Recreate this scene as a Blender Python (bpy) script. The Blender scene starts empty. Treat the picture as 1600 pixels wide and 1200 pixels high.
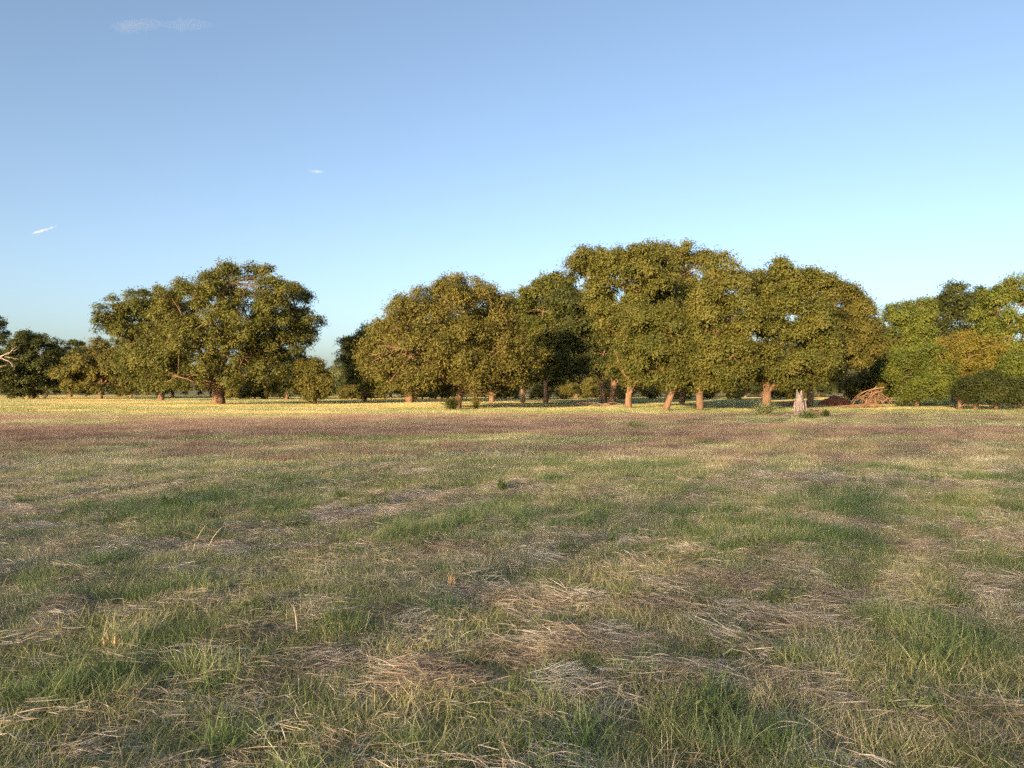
import bpy, math
import numpy as np
from mathutils import Vector

# ------------------------------------------------------------------ camera, sky, sun, exposure
scene = bpy.context.scene
COL = scene.collection
R = math.radians
CAM_H, F, HORIZON = 1.6, 1155.0, 609.0          # eye height in metres, focal length and horizon in photograph pixels

cam_data = bpy.data.cameras.new('camera')
cam_data.sensor_width = 36.0
cam_data.lens = F * 36.0 / 1600.0
cam_data.clip_start, cam_data.clip_end = 0.05, 30000.0
cam = bpy.data.objects.new('camera', cam_data)
COL.objects.link(cam)
cam.location = (0, 0, CAM_H)
cam.rotation_euler = (R(90) + math.atan((HORIZON - 600.0) / F), 0, 0)
scene.camera = cam

SUN_EL, SUN_AZ = R(10.0), R(28.0)                # low sun behind the camera, 28 degrees to its left
to_sun = Vector((-math.sin(SUN_AZ) * math.cos(SUN_EL), -math.cos(SUN_AZ) * math.cos(SUN_EL), math.sin(SUN_EL)))
world = bpy.data.worlds.new('World')
scene.world = world
world.use_nodes = True
wt = world.node_tree
sky = wt.nodes.new('ShaderNodeTexSky')
sky.sky_type = 'NISHITA'
sky.sun_disc = False
sky.sun_elevation = SUN_EL
sky.sun_rotation = math.atan2(to_sun.x, to_sun.y)
sky.altitude = 0
sky.air_density = 0.72
sky.dust_density = 2.5
sky.ozone_density = 1.0
bg = wt.nodes['Background']
bg.inputs['Strength'].default_value = 0.12
tint = wt.nodes.new('ShaderNodeMix')
tint.data_type, tint.blend_type = 'RGBA', 'MULTIPLY'
tint.inputs['Factor'].default_value = 1.0
tint.inputs['B'].default_value = (0.89, 0.95, 0.985, 1)
grey = wt.nodes.new('ShaderNodeRGBToBW')
soft = wt.nodes.new('ShaderNodeMix')
soft.data_type = 'RGBA'
soft.inputs['Factor'].default_value = 0.14
wt.links.new(sky.outputs[0], grey.inputs[0])
wt.links.new(sky.outputs[0], soft.inputs['A'])
wt.links.new(grey.outputs[0], soft.inputs['B'])
wt.links.new(soft.outputs['Result'], tint.inputs['A'])
wt.links.new(tint.outputs['Result'], bg.inputs['Color'])

sun_data = bpy.data.lights.new('sun', 'SUN')
sun_data.energy = 4.5
sun_data.angle = R(0.55)
sun_data.color = (1.0, 0.70, 0.38)
sun = bpy.data.objects.new('sun', sun_data)
COL.objects.link(sun)
sun.rotation_euler = to_sun.to_track_quat('Z', 'Y').to_euler()

scene.view_settings.view_transform = 'Standard'
scene.view_settings.look = 'None'
scene.view_settings.gamma = 1.0
scene.view_settings.exposure = 1.48
scene.render.engine = 'CYCLES'
scene.cycles.max_bounces = 4
scene.cycles.diffuse_bounces = 2
scene.cycles.transmission_bounces = 3
scene.cycles.volume_bounces = 1
scene.cycles.sample_clamp_indirect = 3.0
scene.cycles.adaptive_threshold = 0.015
scene.cycles.caustics_reflective = False
scene.cycles.caustics_refractive = False
scene.cycles.use_denoising = False

# ------------------------------------------------------------------ helpers
def ground_at(px, py):
    """Ground point (metres) for a place read off the photograph."""
    d = CAM_H * F / (py - HORIZON)
    return (px - 800.0) / F * d, d

def _hash(ix, iy, seed):
    h = (ix.astype(np.int64) * 374761393 + iy.astype(np.int64) * 668265263 + seed * 1442695041) & 0xFFFFFFFF
    h = ((h ^ (h >> 13)) * 1274126177) & 0xFFFFFFFF
    h = h ^ (h >> 16)
    return (h & 0xFFFFFF) / float(0xFFFFFF)

def vnoise(x, y, seed=0):
    ix, iy = np.floor(x), np.floor(y)
    fx, fy = x - ix, y - iy
    fx, fy = fx * fx * (3 - 2 * fx), fy * fy * (3 - 2 * fy)
    a, b = _hash(ix, iy, seed), _hash(ix + 1, iy, seed)
    c, d = _hash(ix, iy + 1, seed), _hash(ix + 1, iy + 1, seed)
    return (a * (1 - fx) + b * fx) * (1 - fy) + (c * (1 - fx) + d * fx) * fy

def fbm(x, y, seed=0, octaves=4):
    s, a, t = 0.0, 0.5, 0.0
    for o in range(octaves):
        s = s + a * vnoise(x * 2 ** o + 17.3 * o, y * 2 ** o - 9.1 * o, seed + o)
        t += a
        a *= 0.5
    return s / t

def height(x, y):
    x, y = np.asarray(x, float), np.asarray(y, float)
    r = np.hypot(x, y)
    near = np.clip(1.2 - r / 60.0, 0.15, 1.0)
    return near * (0.10 * (fbm(x / 1.7 + 50, y / 1.7 + 50, 3) - 0.5) + 0.16 * (fbm(x / 9.0 + 9, y / 9.0 + 70, 8, 3) - 0.5))

def hz(x, y):
    return float(height(np.array([x]), np.array([y]))[0])

def mesh_from(name, v, quads=None, tris=None, mats=(), smooth=False, mat_index=None):
    v = np.asarray(v, np.float32)
    me = bpy.data.meshes.new(name)
    me.vertices.add(len(v))
    me.vertices.foreach_set('co', v.ravel())
    loops, starts, totals, n = [], [], [], 0
    for f, k in ((quads, 4), (tris, 3)):
        if f is not None and len(f):
            f = np.asarray(f, np.int32)
            loops.append(f.ravel())
            starts.append(n + np.arange(len(f)) * k)
            totals.append(np.full(len(f), k))
            n += len(f) * k
    loops, starts, totals = np.concatenate(loops), np.concatenate(starts), np.concatenate(totals)
    me.loops.add(len(loops))
    me.loops.foreach_set('vertex_index', loops)
    me.polygons.add(len(starts))
    me.polygons.foreach_set('loop_start', starts.astype(np.int32))
    me.polygons.foreach_set('loop_total', totals.astype(np.int32))
    if smooth:
        me.polygons.foreach_set('use_smooth', np.ones(len(starts), bool))
    for m in mats:
        me.materials.append(m)
    if mat_index is not None:
        me.polygons.foreach_set('material_index', np.asarray(mat_index, np.int32))
    me.update(calc_edges=True)
    me.validate()
    return me

def obj(name, me, parent=None, loc=None, rotz=0.0):
    o = bpy.data.objects.new(name, me)
    COL.objects.link(o)
    if parent is not None:
        o.parent = parent
    if loc is not None:
        o.location = loc
    if rotz:
        o.rotation_euler = (0, 0, rotz)
    return o

def tag(o, label=None, cat=None, group=None, kind=None):
    if label: o['label'] = label
    if cat: o['category'] = cat
    if group: o['group'] = group
    if kind: o['kind'] = kind
    return o

def tube(pts, radii, sides=6, rng=None, rough=0.0, cap=True):
    """One tapered tube along a polyline; returns (verts, quads, tris)."""
    pts, radii = np.asarray(pts, float), np.asarray(radii, float)
    n = len(pts)
    tan = np.gradient(pts, axis=0)
    tan /= np.linalg.norm(tan, axis=1)[:, None] + 1e-9
    ref = np.array([0.31, 0.94, 0.12])
    a = np.cross(tan, ref); a /= np.linalg.norm(a, axis=1)[:, None] + 1e-9
    b = np.cross(tan, a)
    th = np.linspace(0, 2 * np.pi, sides, endpoint=False)
    rr = radii[:, None] * np.ones((1, sides))
    if rng is not None and rough:
        rr = rr * (1 + rough * rng.standard_normal((n, sides)))
    v = pts[:, None, :] + rr[..., None] * (np.cos(th)[None, :, None] * a[:, None, :] + np.sin(th)[None, :, None] * b[:, None, :])
    v = v.reshape(-1, 3)
    i = np.arange(n - 1)[:, None] * sides
    j = np.arange(sides)[None, :]
    k = (j + 1) % sides
    q = np.stack([i + j, i + k, i + k + sides, i + j + sides], -1).reshape(-1, 4)
    t = np.zeros((0, 3), int)
    if cap:
        v = np.vstack([v, pts[-1:]])
        e = (n - 1) * sides
        t = np.stack([e + np.arange(sides), e + (np.arange(sides) + 1) % sides, np.full(sides, len(v) - 1)], -1)
    return v, q, t

class Geo:
    def __init__(s): s.v, s.q, s.t, s.n = [], [], [], 0
    def add(s, v, q=None, t=None):
        s.v.append(np.asarray(v, float))
        if q is not None and len(q): s.q.append(np.asarray(q) + s.n)
        if t is not None and len(t): s.t.append(np.asarray(t) + s.n)
        s.n += len(v)
    def mesh(s, name, mats, smooth=False):
        return mesh_from(name, np.vstack(s.v), np.vstack(s.q) if s.q else None, np.vstack(s.t) if s.t else None, mats, smooth)

def bez(p0, p1, p2, n):
    t = np.linspace(0, 1, n)[:, None]
    return (1 - t) ** 2 * np.asarray(p0) + 2 * t * (1 - t) * np.asarray(p1) + t * t * np.asarray(p2)

# ------------------------------------------------------------------ materials
def new_mat(name):
    m = bpy.data.materials.new(name)
    m.use_nodes = True
    m.node_tree.nodes.clear()
    return m, m.node_tree.nodes, m.node_tree.links

def ramp_node(N, stops):
    r = N.new('ShaderNodeValToRGB')
    e = r.color_ramp.elements
    e[0].position, e[0].color = stops[0][0], (*stops[0][1], 1)
    e[1].position, e[1].color = stops[-1][0], (*stops[-1][1], 1)
    for p, c in stops[1:-1]:
        x = e.new(p); x.color = (*c, 1)
    return r

def blade_mat(name, stops, patch=1.2, transl=0.3, w_island=0.6, rough=0.6, w_noise=0.5, w_obj=0.25):
    """Leaves, blades and straws: colour picked per blade, drifting from patch to patch."""
    m, N, L = new_mat(name)
    geo = N.new('ShaderNodeNewGeometry')
    oi = N.new('ShaderNodeObjectInfo')
    noi = N.new('ShaderNodeTexNoise'); noi.inputs['Scale'].default_value = 1.0 / patch; noi.inputs['Detail'].default_value = 3
    L.new(geo.outputs['Position'], noi.inputs['Vector'])
    def scaled(sock, k, sub=0.5):
        a = N.new('ShaderNodeMath'); a.operation = 'SUBTRACT'; L.new(sock, a.inputs[0]); a.inputs[1].default_value = sub
        b = N.new('ShaderNodeMath'); b.operation = 'MULTIPLY'; L.new(a.outputs[0], b.inputs[0]); b.inputs[1].default_value = k
        return b.outputs[0]
    def plus(s, t):
        a = N.new('ShaderNodeMath'); a.operation = 'ADD'; L.new(s, a.inputs[0])
        if isinstance(t, float): a.inputs[1].default_value = t
        else: L.new(t, a.inputs[1])
        return a.outputs[0]
    f = plus(plus(scaled(geo.outputs['Random Per Island'], w_island), scaled(noi.outputs['Fac'], w_noise * 2)), scaled(oi.outputs['Random'], w_obj))
    f = plus(f, 0.5)
    r = ramp_node(N, stops); L.new(f, r.inputs['Fac'])
    p = N.new('ShaderNodeBsdfPrincipled'); L.new(r.outputs[0], p.inputs['Base Color'])
    p.inputs['Roughness'].default_value = rough
    p.inputs['Specular IOR Level'].default_value = 0.25
    tr = N.new('ShaderNodeBsdfTranslucent'); L.new(r.outputs[0], tr.inputs['Color'])
    mx = N.new('ShaderNodeMixShader'); mx.inputs[0].default_value = transl
    L.new(p.outputs[0], mx.inputs[1]); L.new(tr.outputs[0], mx.inputs[2])
    out = N.new('ShaderNodeOutputMaterial'); L.new(mx.outputs[0], out.inputs['Surface'])
    return m

def solid_mat(name, stops, scale=(1, 1, 1), nscale=4.0, bump=0.3, rough=0.9, bump_scale=None):
    m, N, L = new_mat(name)
    tc = N.new('ShaderNodeTexCoord')
    mp = N.new('ShaderNodeMapping'); mp.inputs['Scale'].default_value = scale
    L.new(tc.outputs['Object'], mp.inputs['Vector'])
    n1 = N.new('ShaderNodeTexNoise'); n1.inputs['Scale'].default_value = nscale; n1.inputs['Detail'].default_value = 6; n1.inputs['Roughness'].default_value = 0.65
    L.new(mp.outputs[0], n1.inputs['Vector'])
    r = ramp_node(N, stops); L.new(n1.outputs['Fac'], r.inputs['Fac'])
    p = N.new('ShaderNodeBsdfPrincipled'); L.new(r.outputs[0], p.inputs['Base Color'])
    p.inputs['Roughness'].default_value = rough
    p.inputs['Specular IOR Level'].default_value = 0.2
    if bump:
        b = N.new('ShaderNodeBump'); b.inputs['Strength'].default_value = bump; b.inputs['Distance'].default_value = 0.05
        L.new(n1.outputs['Fac'], b.inputs['Height']); L.new(b.outputs[0], p.inputs['Normal'])
    out = N.new('ShaderNodeOutputMaterial'); L.new(p.outputs[0], out.inputs['Surface'])
    return m

M = {}
M['pecan'] = blade_mat('pecan_leaf', [(0.0, (0.055, 0.071, 0.015)), (0.45, (0.105, 0.111, 0.023)), (0.8, (0.150, 0.142, 0.030)), (1.0, (0.192, 0.166, 0.043))], 1.3, 0.28, 0.38, 0.6, 0.75)
M['olive'] = blade_mat('olive_leaf', [(0.0, (0.066, 0.072, 0.017)), (0.5, (0.132, 0.122, 0.027)), (1.0, (0.211, 0.171, 0.038))], 1.3, 0.28, 0.38, 0.6, 0.75)
M['deep'] = blade_mat('deep_green_leaf', [(0.0, (0.029, 0.040, 0.010)), (0.5, (0.056, 0.068, 0.017)), (1.0, (0.104, 0.104, 0.028))], 1.3, 0.25, 0.38, 0.6, 0.75)
M['fresh'] = blade_mat('fresh_green_leaf', [(0.0, (0.055, 0.085, 0.018)), (0.5, (0.12, 0.15, 0.026)), (1.0, (0.21, 0.21, 0.04))], 1.3, 0.3, 0.38, 0.6, 0.75)
M['gold'] = blade_mat('yellowing_leaf', [(0.0, (0.10, 0.105, 0.02)), (0.5, (0.19, 0.165, 0.03)), (1.0, (0.29, 0.21, 0.04))], 1.3, 0.3, 0.38, 0.6, 0.75)
M['rust'] = blade_mat('rusty_dead_leaf', [(0.0, (0.14, 0.06, 0.025)), (0.5, (0.26, 0.12, 0.05)), (1.0, (0.36, 0.2, 0.09))], 1.0, 0.2)
M['far'] = blade_mat('haze_paled_leaf', [(0.0, (0.075, 0.095, 0.045)), (0.5, (0.115, 0.135, 0.06)), (1.0, (0.17, 0.17, 0.075))], 4.0, 0.25)  # distance haze is put into this paler, bluer leaf colour
M['bark'] = solid_mat('grey_brown_bark', [(0.25, (0.085, 0.052, 0.033)), (0.5, (0.196, 0.120, 0.078)), (0.75, (0.306, 0.200, 0.133))], (1, 1, 0.18), 9.0, 0.9)
M['dead'] = solid_mat('bleached_dead_wood', [(0.3, (0.15, 0.105, 0.085)), (0.5, (0.36, 0.28, 0.245)), (0.7, (0.56, 0.47, 0.43))], (1, 1, 0.12), 12.0, 0.8)
M['brush'] = solid_mat('brown_brush_wood', [(0.3, (0.13, 0.075, 0.045)), (0.5, (0.26, 0.155, 0.10)), (0.75, (0.40, 0.27, 0.19))], (1, 1, 1), 3.0, 0.3)
M['redsoil'] = solid_mat('red_soil', [(0.3, (0.12, 0.04, 0.022)), (0.5, (0.24, 0.085, 0.045)), (0.75, (0.34, 0.15, 0.085))], (1, 1, 1), 3.0, 1.0)
M['splinter'] = solid_mat('fresh_splintered_wood', [(0.3, (0.42, 0.24, 0.11)), (0.5, (0.62, 0.40, 0.20)), (0.75, (0.75, 0.56, 0.34))], (1, 1, 0.1), 40.0, 0.5)
M['stalk'] = solid_mat('pale_dry_stalk', [(0.3, (0.42, 0.36, 0.25)), (0.7, (0.66, 0.60, 0.46))], (1, 1, 1), 20.0, 0.2)

M['dry'] = blade_mat('dry_grass', [(0.0, (0.164, 0.204, 0.088)), (0.28, (0.277, 0.289, 0.144)), (0.55, (0.479, 0.433, 0.265)), (0.8, (0.656, 0.578, 0.401)), (1.0, (0.776, 0.709, 0.544))], 1.1, 0.3, 0.75, 0.6, 0.55, 0.6)
M['mid'] = blade_mat('half_green_grass', [(0.0, (0.113, 0.172, 0.055)), (0.35, (0.212, 0.265, 0.094)), (0.65, (0.371, 0.371, 0.172)), (1.0, (0.663, 0.570, 0.359))], 0.9, 0.3, 0.75, 0.6, 0.5, 0.6)
M['green'] = blade_mat('green_grass', [(0.0, (0.100, 0.160, 0.057)), (0.4, (0.170, 0.250, 0.086)), (0.7, (0.270, 0.340, 0.138)), (1.0, (0.520, 0.470, 0.287))], 0.7, 0.4, 0.8, 0.55, 0.5, 0.6)
M['red'] = blade_mat('reddish_seed_grass', [(0.0, (0.144, 0.097, 0.072)), (0.35, (0.253, 0.171, 0.140)), (0.7, (0.355, 0.258, 0.213)), (1.0, (0.422, 0.370, 0.255))], 1.5, 0.25, 0.4, 0.7, 0.7, 0.5)
M['hay'] = blade_mat('cut_hay', [(0.0, (0.159, 0.118, 0.090)), (0.3, (0.306, 0.241, 0.187)), (0.65, (0.489, 0.414, 0.337)), (1.0, (0.682, 0.630, 0.553))], 0.5, 0.15, 0.8, 0.7, 0.5, 0.6)
M['gold_grass'] = blade_mat('golden_stubble', [(0.0, (0.263, 0.230, 0.090)), (0.4, (0.550, 0.425, 0.194)), (0.8, (0.736, 0.551, 0.257)), (1.0, (0.736, 0.655, 0.361))], 5.0, 0.3, 0.4, 0.7, 0.7, 0.5)
M['weed'] = blade_mat('weed_leaf', [(0.0, (0.09, 0.14, 0.045)), (0.5, (0.15, 0.21, 0.075)), (1.0, (0.26, 0.30, 0.12))], 0.5, 0.4)

def ground_material():
    m, N, L = new_mat('field_thatch')
    geo = N.new('ShaderNodeNewGeometry')
    def noise(scale, detail, mul=None):
        n = N.new('ShaderNodeTexNoise'); n.inputs['Scale'].default_value = scale; n.inputs['Detail'].default_value = detail
        n.inputs['Roughness'].default_value = 0.65
        L.new(geo.outputs['Position'], n.inputs['Vector']); return n
    fine, mid, big = noise(22, 5), noise(1.3, 5), noise(0.09, 4)
    r1 = ramp_node(N, [(0.3, (0.07, 0.05, 0.03)), (0.5, (0.17, 0.13, 0.075)), (0.72, (0.33, 0.27, 0.16))]); L.new(fine.outputs['Fac'], r1.inputs['Fac'])
    r2 = ramp_node(N, [(0.35, (0.11, 0.13, 0.05)), (0.5, (0.20, 0.175, 0.085)), (0.65, (0.26, 0.19, 0.11))]); L.new(mid.outputs['Fac'], r2.inputs['Fac'])
    r3 = ramp_node(N, [(0.4, (0.24, 0.22, 0.09)), (0.6, (0.40, 0.31, 0.14))]); L.new(big.outputs['Fac'], r3.inputs['Fac'])
    def mix(a, b, f):
        x = N.new('ShaderNodeMix'); x.data_type = 'RGBA'; x.inputs['Factor'].default_value = f
        L.new(a, x.inputs['A']); L.new(b, x.inputs['B']); return x.outputs['Result']
    c = mix(mix(r1.outputs[0], r2.outputs[0], 0.5), r3.outputs[0], 0.3)
    p = N.new('ShaderNodeBsdfPrincipled'); L.new(c, p.inputs['Base Color']); p.inputs['Roughness'].default_value = 0.95
    p.inputs['Specular IOR Level'].default_value = 0.1
    b = N.new('ShaderNodeBump'); b.inputs['Strength'].default_value = 0.9; b.inputs['Distance'].default_value = 0.03
    L.new(fine.outputs['Fac'], b.inputs['Height']); L.new(b.outputs[0], p.inputs['Normal'])
    out = N.new('ShaderNodeOutputMaterial'); L.new(p.outputs[0], out.inputs['Surface'])
    return m
M['ground'] = ground_material()

# ------------------------------------------------------------------ the ground
def build_ground():
    def graded(lo, hi, step, n, far):
        core = np.arange(lo, hi + 1e-6, step)
        out = np.geomspace(1, far, n)
        return np.concatenate([lo - out[::-1], core, hi + out])
    xs, ys = graded(-14, 14, 0.16, 34, 6000), graded(-2, 26, 0.16, 40, 6000)
    X, Y = np.meshgrid(xs, ys)
    Z = height(X, Y)
    v = np.stack([X, Y, Z], -1).reshape(-1, 3)
    nx, ny = len(xs), len(ys)
    i = (np.arange(ny - 1)[:, None] * nx + np.arange(nx - 1)[None, :])
    q = np.stack([i, i + 1, i + nx + 1, i + nx], -1).reshape(-1, 4)
    o = obj('field_ground', mesh_from('field_ground', v, q, None, [M['ground']], True))
    tag(o, 'mown hay field with dry thatch reaching to the tree line', 'ground', kind='structure')
build_ground()

# ------------------------------------------------------------------ trees
LEAF_SHAPE = np.array([[0, 0, 0], [0.45, 0.5, 0.06], [1, 0, 0], [0.5, -0.5, 0.06]])

LEAF_TRI = np.array([[0, 0, 0], [0.72, 0.55, 0.05], [1, -0.38, 0.0]])

def leaves_from(rng, pos, nrm, size, droop=0.5, width=0.42, L=LEAF_SHAPE):
    """A folded diamond leaf for every point; nrm is the way the foliage faces there."""
    n = len(pos)
    nn = nrm + rng.standard_normal((n, 3)) * 0.40
    nn /= np.linalg.norm(nn, axis=1)[:, None]
    ax = rng.standard_normal((n, 3)) + nrm * 0.5
    ax[:, 2] -= droop
    ax -= (ax * nn).sum(1)[:, None] * nn
    ax /= np.linalg.norm(ax, axis=1)[:, None] + 1e-9
    bx = np.cross(nn, ax)
    s = size * rng.uniform(0.65, 1.35, n)
    v = pos[:, None, :] + s[:, None, None] * (L[None, :, 0:1] * ax[:, None, :] + width * L[None, :, 1:2] * bx[:, None, :] + L[None, :, 2:3] * nn[:, None, :])
    return v.reshape(-1, 3), np.arange(n * len(L)).reshape(-1, len(L))

def crown_lobes(rng, prof, depth_ratio, rbig, rsmall, nbig, nsmall, max_depth):
    """Foliage lobes filling a body whose front outline is prof = rows of (z, x_left, x_right)."""
    prof = prof[np.argsort(prof[:, 0])]
    z0, z1 = prof[0, 0], prof[-1, 0]
    def ext(z):
        return np.interp(z, prof[:, 0], prof[:, 1]), np.interp(z, prof[:, 0], prof[:, 2])
    def inside(x, z, tol=0.0):
        l, r = ext(z)
        return (z > z0 - tol) & (z < z1 + tol) & (x > l - tol) & (x < r + tol)
    th = np.linspace(0, 2 * np.pi, 10, endpoint=False)
    xl, xr = prof[:, 1].min(), prof[:, 2].max()
    lobes = []
    for n, (ra, rb), spacing, tries in ((nbig, rbig, 1.12, 90), (nsmall, rsmall, 0.95, 60)):
        made = 0
        for _ in range(n * tries):
            if made >= n: break
            r = rng.uniform(ra, rb)
            x, z = rng.uniform(xl, xr), rng.uniform(z0, z1)
            if not inside(x + 0.85 * r * np.cos(th), z + 0.85 * r * np.sin(th), rng.uniform(-0.35, 0.45) * r).all(): continue
            if spacing < 1.0 and inside(x + 2.6 * r * np.cos(th), z + 2.6 * r * np.sin(th)).all() and rng.random() < 0.8: continue
            l, rr = ext(z)
            c, hw = (l + rr) / 2, (rr - l) / 2
            hd = min(hw * depth_ratio, max_depth)
            lim = hd * math.sqrt(max(0.0, 1 - ((x - c) / hw) ** 2)) - 0.7 * r
            y = rng.uniform(-1, 1) * max(lim, 0.05)
            if rng.random() < 0.5 and lim > 0: y = math.copysign(lim * rng.uniform(0.7, 1.0), y if rng.random() < 0.4 else -1)
            p = np.array([x, y, z])
            if lobes:
                P = np.array([q[:3] for q in lobes]); Rr = np.array([q[3] for q in lobes])
                if (np.linalg.norm(P - p, axis=1) < spacing * (0.5 * r + 0.5 * Rr)).any(): continue
            lobes.append((x, y, z, r)); made += 1
    return np.array(lobes)

def foliage(rng, lobes, n_leaves, leaf, droop, width=0.42, spray_r=0.42, inner=0.25, flat=0.75):
    P, Rr = lobes[:, :3], lobes[:, 3]
    area = Rr ** 2
    n_spray = max(60, n_leaves // 20)
    pick = rng.choice(len(P), int(n_spray * 1.9), p=area / area.sum())
    d = rng.standard_normal((len(pick), 3))
    d[:, 2] += 0.45
    d /= np.linalg.norm(d, axis=1)[:, None]
    nsub = 11                                               # foliage clumps on every lobe
    sub = rng.standard_normal((len(P), nsub, 3)); sub[..., 2] += 0.5
    sub /= np.linalg.norm(sub, axis=2, keepdims=True)
    sub_r = rng.uniform(0.72, 1.12, (len(P), nsub))
    ks = rng.integers(0, nsub, len(pick))
    sd, sr = sub[pick, ks], sub_r[pick, ks] * Rr[pick]
    sq = np.array([1, 1, flat + 0.1])
    centre = P[pick] + sd * (sr - 0.34 * Rr[pick])[:, None] * sq
    d = d + 0.9 * sd
    d /= np.linalg.norm(d, axis=1)[:, None]
    reach = rng.uniform(0.75, 1.1, len(pick)) * 0.40
    stray = rng.random(len(pick)) < 0.06
    reach = np.where(stray, rng.uniform(0.45, 0.75, len(pick)), reach)
    deep = rng.random(len(pick)) < inner
    pos = np.where(deep[:, None], P[pick] + d * (Rr[pick] * rng.uniform(0.2, 0.7, len(pick)))[:, None], centre + d * (Rr[pick] * reach)[:, None] * sq)
    keep = np.ones(len(pick), bool)
    for k in range(len(P)):                                  # drop sprays buried inside another lobe
        dist = np.linalg.norm((pos - P[k]) / sq, axis=1)
        keep &= ~((dist < 0.62 * Rr[k]) & (pick != k) & (rng.random(len(pick)) < 0.75))
    keep &= ~((d[:, 2] < -0.22) & (rng.random(len(pick)) < 0.9))
    pos, d = pos[keep][:n_spray], d[keep][:n_spray]
    per = max(6, int(round(n_leaves / len(pos))))
    sz = spray_r * rng.uniform(0.55, 1.4, len(pos))
    off = rng.standard_normal((len(pos), per, 3)) * (sz[:, None, None] * np.array([0.62, 0.62, 0.42]))
    lp = (pos[:, None, :] + off).reshape(-1, 3)
    offn = off / (np.linalg.norm(off, axis=2, keepdims=True) + 1e-9)
    ln = (1.0 * d[:, None, :] + 0.45 * offn).reshape(-1, 3)
    ln[:, 2] += 0.22
    ln /= np.linalg.norm(ln, axis=1)[:, None]
    return leaves_from(rng, lp, ln, leaf, droop, width * 1.15, LEAF_TRI)

def branches(rng, lobes, r0, fork, n_main=6, lean=0.0, twigs=4, flare=1.75, trunks=None):
    g = Geo()
    P = lobes[:, :3]
    stems = trunks or [(0.0, 0.0, lean, r0)]
    tops = []
    for (bx, by, ln, r) in stems:
        zs = np.array([-0.15, 0.0, 0.12, 0.3, 0.55, 0.8, 1.0]) * fork
        rad = r * np.array([flare * 1.12, flare, 1.18, 1.03, 0.96, 0.95, 1.0])
        pts = np.stack([bx + ln * (zs / fork) ** 1.3 + rng.normal(0, 0.03 * r, 7), by + rng.normal(0, 0.03 * r, 7), zs], -1)
        g.add(*tube(pts, rad, 14, rng, 0.09))
        tops.append((pts[-1], r))
    order = np.argsort(-lobes[:, 3] + rng.uniform(0, 0.6, len(lobes)))
    main, segs = [], []
    for k in order:
        if len(main) >= n_main: break
        dirk = P[k] - tops[0][0]
        if dirk[2] < 0.3 * fork and rng.random() < 0.7: continue
        if any(np.dot(dirk, m) / (np.linalg.norm(dirk) * np.linalg.norm(m)) > 0.90 for m in main): continue
        main.append(dirk)
        top, r = tops[len(main) % len(tops)]
        L = np.linalg.norm(P[k] - top)
        mid = top + (P[k] - top) * 0.5 + np.array([0, 0, 0.10 * L]) + rng.normal(0, 0.05 * L, 3)
        pts = bez(top - np.array([0, 0, 0.25 * r]), mid, P[k] + rng.normal(0, 0.3, 3), 9)
        pts[1:-1] += rng.normal(0, 0.02 * L, (7, 3))
        rad = np.linspace(0.62 * r, 0.10 * r + 0.02, 9)
        g.add(*tube(pts, rad, 8, rng, 0.05))
        segs.append((pts, rad))
    if not segs:
        segs.append((np.array([tops[0][0], tops[0][0] + [0, 0, 1.0]]), np.array([r0, r0 * 0.5])))
    for k in range(len(P)):
        best = None
        for pts, rad in segs:
            dd = np.linalg.norm(pts - P[k], axis=1) + 0.6 * np.maximum(0, pts[:, 2] - P[k][2])
            j = int(np.argmin(dd[1:])) + 1 if len(dd) > 2 else 0
            if best is None or dd[j] < best[0]: best = (dd[j], pts[j], rad[j])
        _, a, ra = best
        L = np.linalg.norm(P[k] - a)
        if L > 0.3:
            mid = (a + P[k]) / 2 + rng.normal(0, 0.10 * L, 3) + np.array([0, 0, 0.08 * L])
            pts = bez(a, mid, P[k], 6)
            g.add(*tube(pts, np.linspace(min(ra * 0.7, 0.04 + 0.022 * L), 0.025, 6), 5))
        for _ in range(twigs):
            d = rng.standard_normal(3); d[2] = abs(d[2]) * 0.7; d /= np.linalg.norm(d)
            e = P[k] + d * lobes[k, 3] * rng.uniform(0.8, 1.08)
            g.add(*tube(bez(P[k], (P[k] + e) / 2 + rng.normal(0, 0.15, 3), e, 4), [0.035, 0.028, 0.02, 0.008], 3, cap=False))
    return g

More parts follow.
